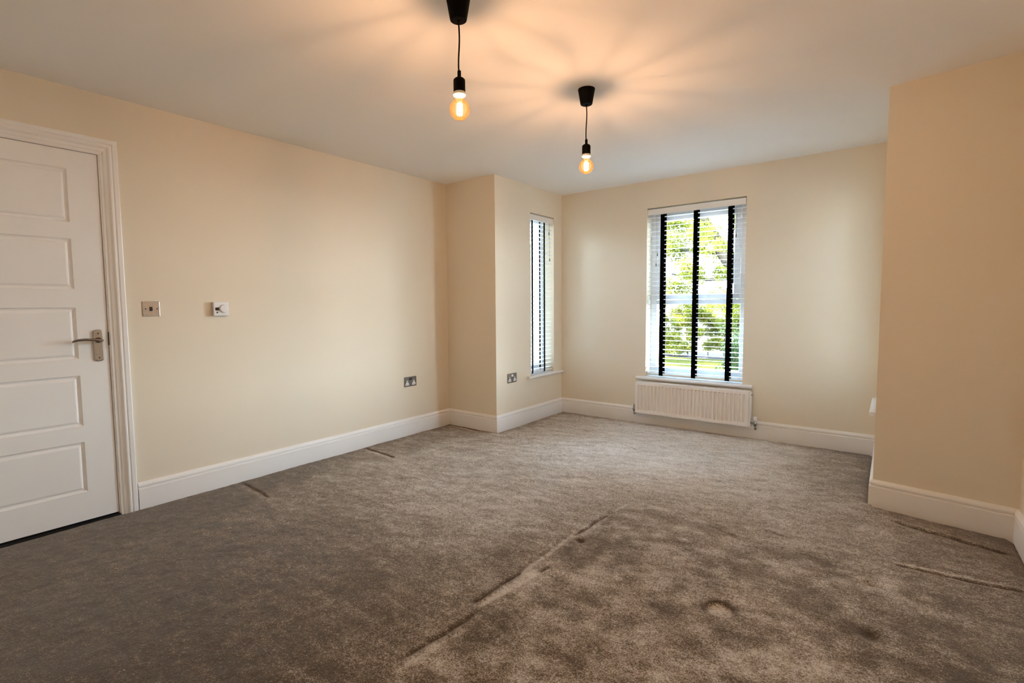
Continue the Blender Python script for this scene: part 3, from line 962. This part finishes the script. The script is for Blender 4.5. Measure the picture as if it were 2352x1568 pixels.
# ------------------------------------------------------------------ pendant lamps
def pendant(label):
    root = empty('pendant_lamp', (0, 0, H))
    tag(root, label, 'lamp', 'bare bulb pendants')
    MB().lathe([(0.030, -0.084), (0.0325, -0.082), (0.034, -0.076), (0.047, -0.003), (0.047, 0.0)], (0, 0, 0), 'z', 40).build('ceiling_rose', M['lampblack'], root)
    cpts = [(0, 0, -0.080), (0.0, 0, -0.088)] + [(0.0022 * math.sin(k * 0.55), 0.0016 * math.sin(k * 0.4), -0.088 - 0.018 * k) for k in range(1, 11)] + [(0, 0, -0.275)]
    MB().tube([(0, 0, -0.083), (0, 0, -0.094)], [0.008, 0.0035], 12).tube(cpts, 0.0031, 10).build('cable', M['lampblack'], root)
    MB().lathe([(0.0225, -0.356), (0.0235, -0.354), (0.0235, -0.313), (0.0225, -0.308), (0.017, -0.303), (0.0085, -0.300), (0.0075, -0.296), (0.0072, -0.275), (0.006, -0.2735)],
               (0, 0, 0), 'z', 32).build('lamp_holder', M['lampblack'], root)
    # globe bulb
    rb, zc = 0.0405, -0.4235
    prof = []
    for k in range(0, 25):
        a = -math.pi / 2 + (math.pi - 0.42) * k / 24
        prof.append((max(rb * math.cos(a), 0.0004), zc + rb * math.sin(a)))
    prof += [(0.0168, -0.380), (0.0170, -0.366)]
    b = MB().lathe(prof, (0, 0, 0), 'z', 40, caps=False).build('bulb', M['bulb'], root)
    MB().lathe([(0.0165, -0.372), (0.0235, -0.370), (0.0255, -0.365), (0.0240, -0.358), (0.0220, -0.356)], (0, 0, 0), 'z', 32).build('bulb_collar', M['ceramic'], root)
    MB().lathe([(0.0008, -0.402), (0.0035, -0.400), (0.004, -0.385), (0.008, -0.374), (0.008, -0.372)], (0, 0, 0), 'z', 16).build('glass_stem', M['glass'], b)
    F = MB()
    for k in range(6):
        a = 2 * math.pi * k / 6 + 0.3
        x, y = 0.0105 * math.cos(a), 0.0105 * math.sin(a)
        F.tube([(x * 0.75, y * 0.75, -0.4010), (x, y, -0.4050), (x, y, -0.4400), (x * 0.8, y * 0.8, -0.4445)], [0.0009, 0.00115, 0.00115, 0.0009], 6)
    F.build('filament', M['fil'], b)
    W = MB()
    for k in range(6):
        a = 2 * math.pi * k / 6 + 0.3
        x, y = 0.0105 * math.cos(a), 0.0105 * math.sin(a)
        W.tube([(0.0015 * math.cos(a), 0.0015 * math.sin(a), -0.3985), (x * 0.75, y * 0.75, -0.4010)], 0.0004, 5)
    W.build('support_wire', M['cord'], b)
    return root


def copy_tree(o, parent=None):
    c = o.copy()
    C.objects.link(c)
    if parent is not None:
        c.parent = parent
    for ch in list(o.children):
        copy_tree(ch, c)
    return c


p1 = pendant('lit bare-bulb black pendant hanging nearest the camera, higher in the picture')
p1.location = (2.156, -2.166, H)
p2 = copy_tree(p1)
p2['label'] = 'lit bare-bulb black pendant farther in, hanging nearer the bay'
p2.location = (2.148, -1.096, H)
p2.rotation_euler = (0, 0, 0.5)


# ------------------------------------------------------------------ outdoors
GZ = -0.20
struct(MB().box((-14, 4.7, GZ - 0.1), (14, 9.5, GZ)).build('lawn', M['lawn']), 'bright green lawn seen through the blind', 'lawn')
pv = MB().box((-14, YB + WT, GZ - 0.1), (14, 4.7, GZ + 0.0))  # added pale ground, mostly unseen, to bounce light onto the ceiling
pv.box((-14, -8, GZ - 0.1), (-WT, YB + WT, GZ)).box((XC + WT, -8, GZ - 0.1), (14, YB + WT, GZ))
struct(pv.build('path', M['paving']), 'pale paving added outside the bay to bounce light indoors', 'paving')
struct(MB().box((-30, 9.5, GZ - 0.12), (30, 40, GZ - 0.02)).build('road', M['road']), 'pale drive beyond the lawn', 'drive')


def leaves(n, pos_fn, size, mname, parent, name='foliage'):
    """a mass of small folded leaves"""
    vs = np.zeros((n, 4, 3)); rng = np.random.default_rng(n)
    c = pos_fn(n, rng)
    d1 = rng.normal(size=(n, 3)); d1[:, 2] -= 0.4; d1 /= np.linalg.norm(d1, axis=1)[:, None]
    up = rng.normal(size=(n, 3)); d2 = np.cross(d1, up); d2 /= np.linalg.norm(d2, axis=1)[:, None]
    s = size * (0.6 + 0.8 * rng.random(n))[:, None]
    nrm = np.cross(d1, d2)
    vs[:, 0] = c
    vs[:, 1] = c + d1 * s * 0.5 + d2 * s * 0.38 + nrm * s * 0.12
    vs[:, 2] = c + d1 * s
    vs[:, 3] = c + d1 * s * 0.5 - d2 * s * 0.38 + nrm * s * 0.12
    q = np.arange(n * 4).reshape(n, 4)
    f = np.concatenate([q[:, [0, 1, 2]], q[:, [0, 2, 3]]]).astype(np.int32)
    me = bpy.data.meshes.new(name)
    me.vertices.add(n * 4); me.vertices.foreach_set('co', vs.reshape(-1).astype(np.float32))
    me.loops.add(f.size); me.loops.foreach_set('vertex_index', f.ravel())
    me.polygons.add(len(f)); me.polygons.foreach_set('loop_start', np.arange(0, f.size, 3, dtype=np.int32))
    me.update(); me.validate()
    me.materials.append(M[mname])
    o = bpy.data.objects.new(name, me)
    C.objects.link(o)
    o.parent = parent
    return o


def blobs(cs):
    """clusters (x,y,z,r) -> sampler"""
    cs = np.array(cs)

    def fn(n, rng):
        w_ = cs[:, 3] ** 2; k = rng.choice(len(cs), n, p=w_ / w_.sum())
        v = rng.normal(size=(n, 3)); v /= np.linalg.norm(v, axis=1)[:, None]
        r = cs[k, 3] * rng.random(n) ** 0.45
        return cs[k, :3] + v * r[:, None] * np.array([1, 1, 0.75])
    return fn


def tree(name, base, trunk, limbs, clusters, n, size, leafm, label):
    root = empty(name, base)
    tag(root, label, 'tree')
    b = Vector(base)
    T = MB().tube([Vector(p) - b for p, r in trunk], [r for p, r in trunk], 12)
    T.build('trunk', M['bark'], root)
    for l in limbs:
        MB().tube([Vector(p) - b for p, r in l], [r for p, r in l], 8).build('branch', M['bark'], root)
    cl = [(x - b.x, y - b.y, z - b.z, r) for x, y, z, r in clusters]
    leaves(n, blobs(cl), size, leafm, root)
    return root


rr = random.Random(3)
cl = []
for k in range(150):
    cl.append((rr.uniform(-1.95, 2.6), rr.uniform(6.6, 8.9), rr.uniform(1.15, 4.6), rr.uniform(0.14, 0.40)))
tree('garden_tree', (1.45, 8.0, GZ),
     [((1.45, 8.0, GZ), 0.30), ((1.35, 8.0, 0.5), 0.24), ((1.22, 8.0, 1.2), 0.20), ((0.95, 8.0, 1.75), 0.17), ((0.60, 8.0, 2.32), 0.14), ((0.30, 8.05, 2.85), 0.10), ((-0.1, 8.1, 3.5), 0.07), ((-0.4, 8.1, 4.4), 0.04)],
     [[((1.22, 8.0, 1.2), 0.12), ((1.35, 8.0, 1.9), 0.11), ((1.25, 8.0, 2.6), 0.09), ((1.5, 8.1, 3.6), 0.06)],
      [((0.60, 8.0, 2.30), 0.06), ((0.0, 7.7, 2.35), 0.05), ((-0.6, 7.5, 2.42), 0.035), ((-1.3, 7.4, 2.7), 0.02)],
      [((0.95, 8.0, 1.75), 0.05), ((0.4, 7.6, 1.70), 0.035), ((-0.3, 7.4, 1.85), 0.02)],
      [((0.30, 8.05, 2.85), 0.05), ((-0.4, 7.8, 3.0), 0.03), ((-1.2, 7.6, 3.4), 0.02)]],
     cl, 95000, 0.041, 'leaf', 'leaning garden tree with bright yellow green spring leaves outside the large window')


def bush(name, x0, x1, y0, y1, z1, n, size, leafm, label, seed, nstem=9):
    root = empty(name, ((x0 + x1) / 2, (y0 + y1) / 2, GZ))
    tag(root, label, 'shrub')
    r_ = random.Random(seed)
    S = MB()
    for k in range(nstem):
        x = r_.uniform(x0, x1) - root.location.x; y = r_.uniform(y0, y1) - root.location.y
        S.tube([(x * 0.95, y * 0.8, 0), (x, y, 0.5 * (z1 - GZ)), (x + 0.06, y, (z1 - GZ) * 0.9)], [0.012, 0.009, 0.004], 6)
    S.build('stems', M['bark'], root)
    cs = []
    for k in range(int(34 * (x1 - x0)) + 8):
        cs.append((r_.uniform(x0, x1) - root.location.x, r_.uniform(y0, y1) - root.location.y, r_.uniform(0.16, z1 - GZ), r_.uniform(0.1, 0.26)))
    leaves(n, blobs(cs), size, leafm, root)
    return root


bush('hedge', -2.5, 2.4, 9.75, 10.4, 1.25, 75000, 0.042, 'leaf', 'loose yellow green hedge along the far edge of the lawn', 5, 24)
bush('dark_shrub', 1.15, 1.9, 5.8, 6.4, 0.8, 3600, 0.040, 'leafdark', 'dark green shrub low at the right of the large window', 8)


fr = empty('garden_fence', (-2.9, 2.4, GZ))  # height and length shaped to block daylight from the narrow window
tag(fr, 'tall pale board fence outside the narrow window', 'fence')
FB = MB()
for k in range(100):
    FB.box((-0.01, -6.0 + k * 0.12, 0.05), (0.01, -6.0 + k * 0.12 + 0.105, 2.75))
FB.build('boards', M['fence'], fr)
MB().box((-0.03, -6.0, 0.3), (-0.011, 6.0, 0.38)).box((-0.03, -6.0, 2.3), (-0.011, 6.0, 2.38)).build('rails', M['fence'], fr)
for k in range(6):
    MB().box((-0.11, -5.9 + k * 2.3, 0), (-0.03, -5.82 + k * 2.3, 2.75)).build('post', M['fence'], fr)
struct(MB().box((6.0, -6.0, GZ - 0.05), (6.22, 1.5, 2.9)).box((5.97, -6.02, 2.9), (6.25, 1.52, 2.98)).build('wall_light_block', M['light_block']), 'pale rendered wall added unseen at the right to block side daylight', 'wall')  # added out of view to block daylight reaching the bay's right window
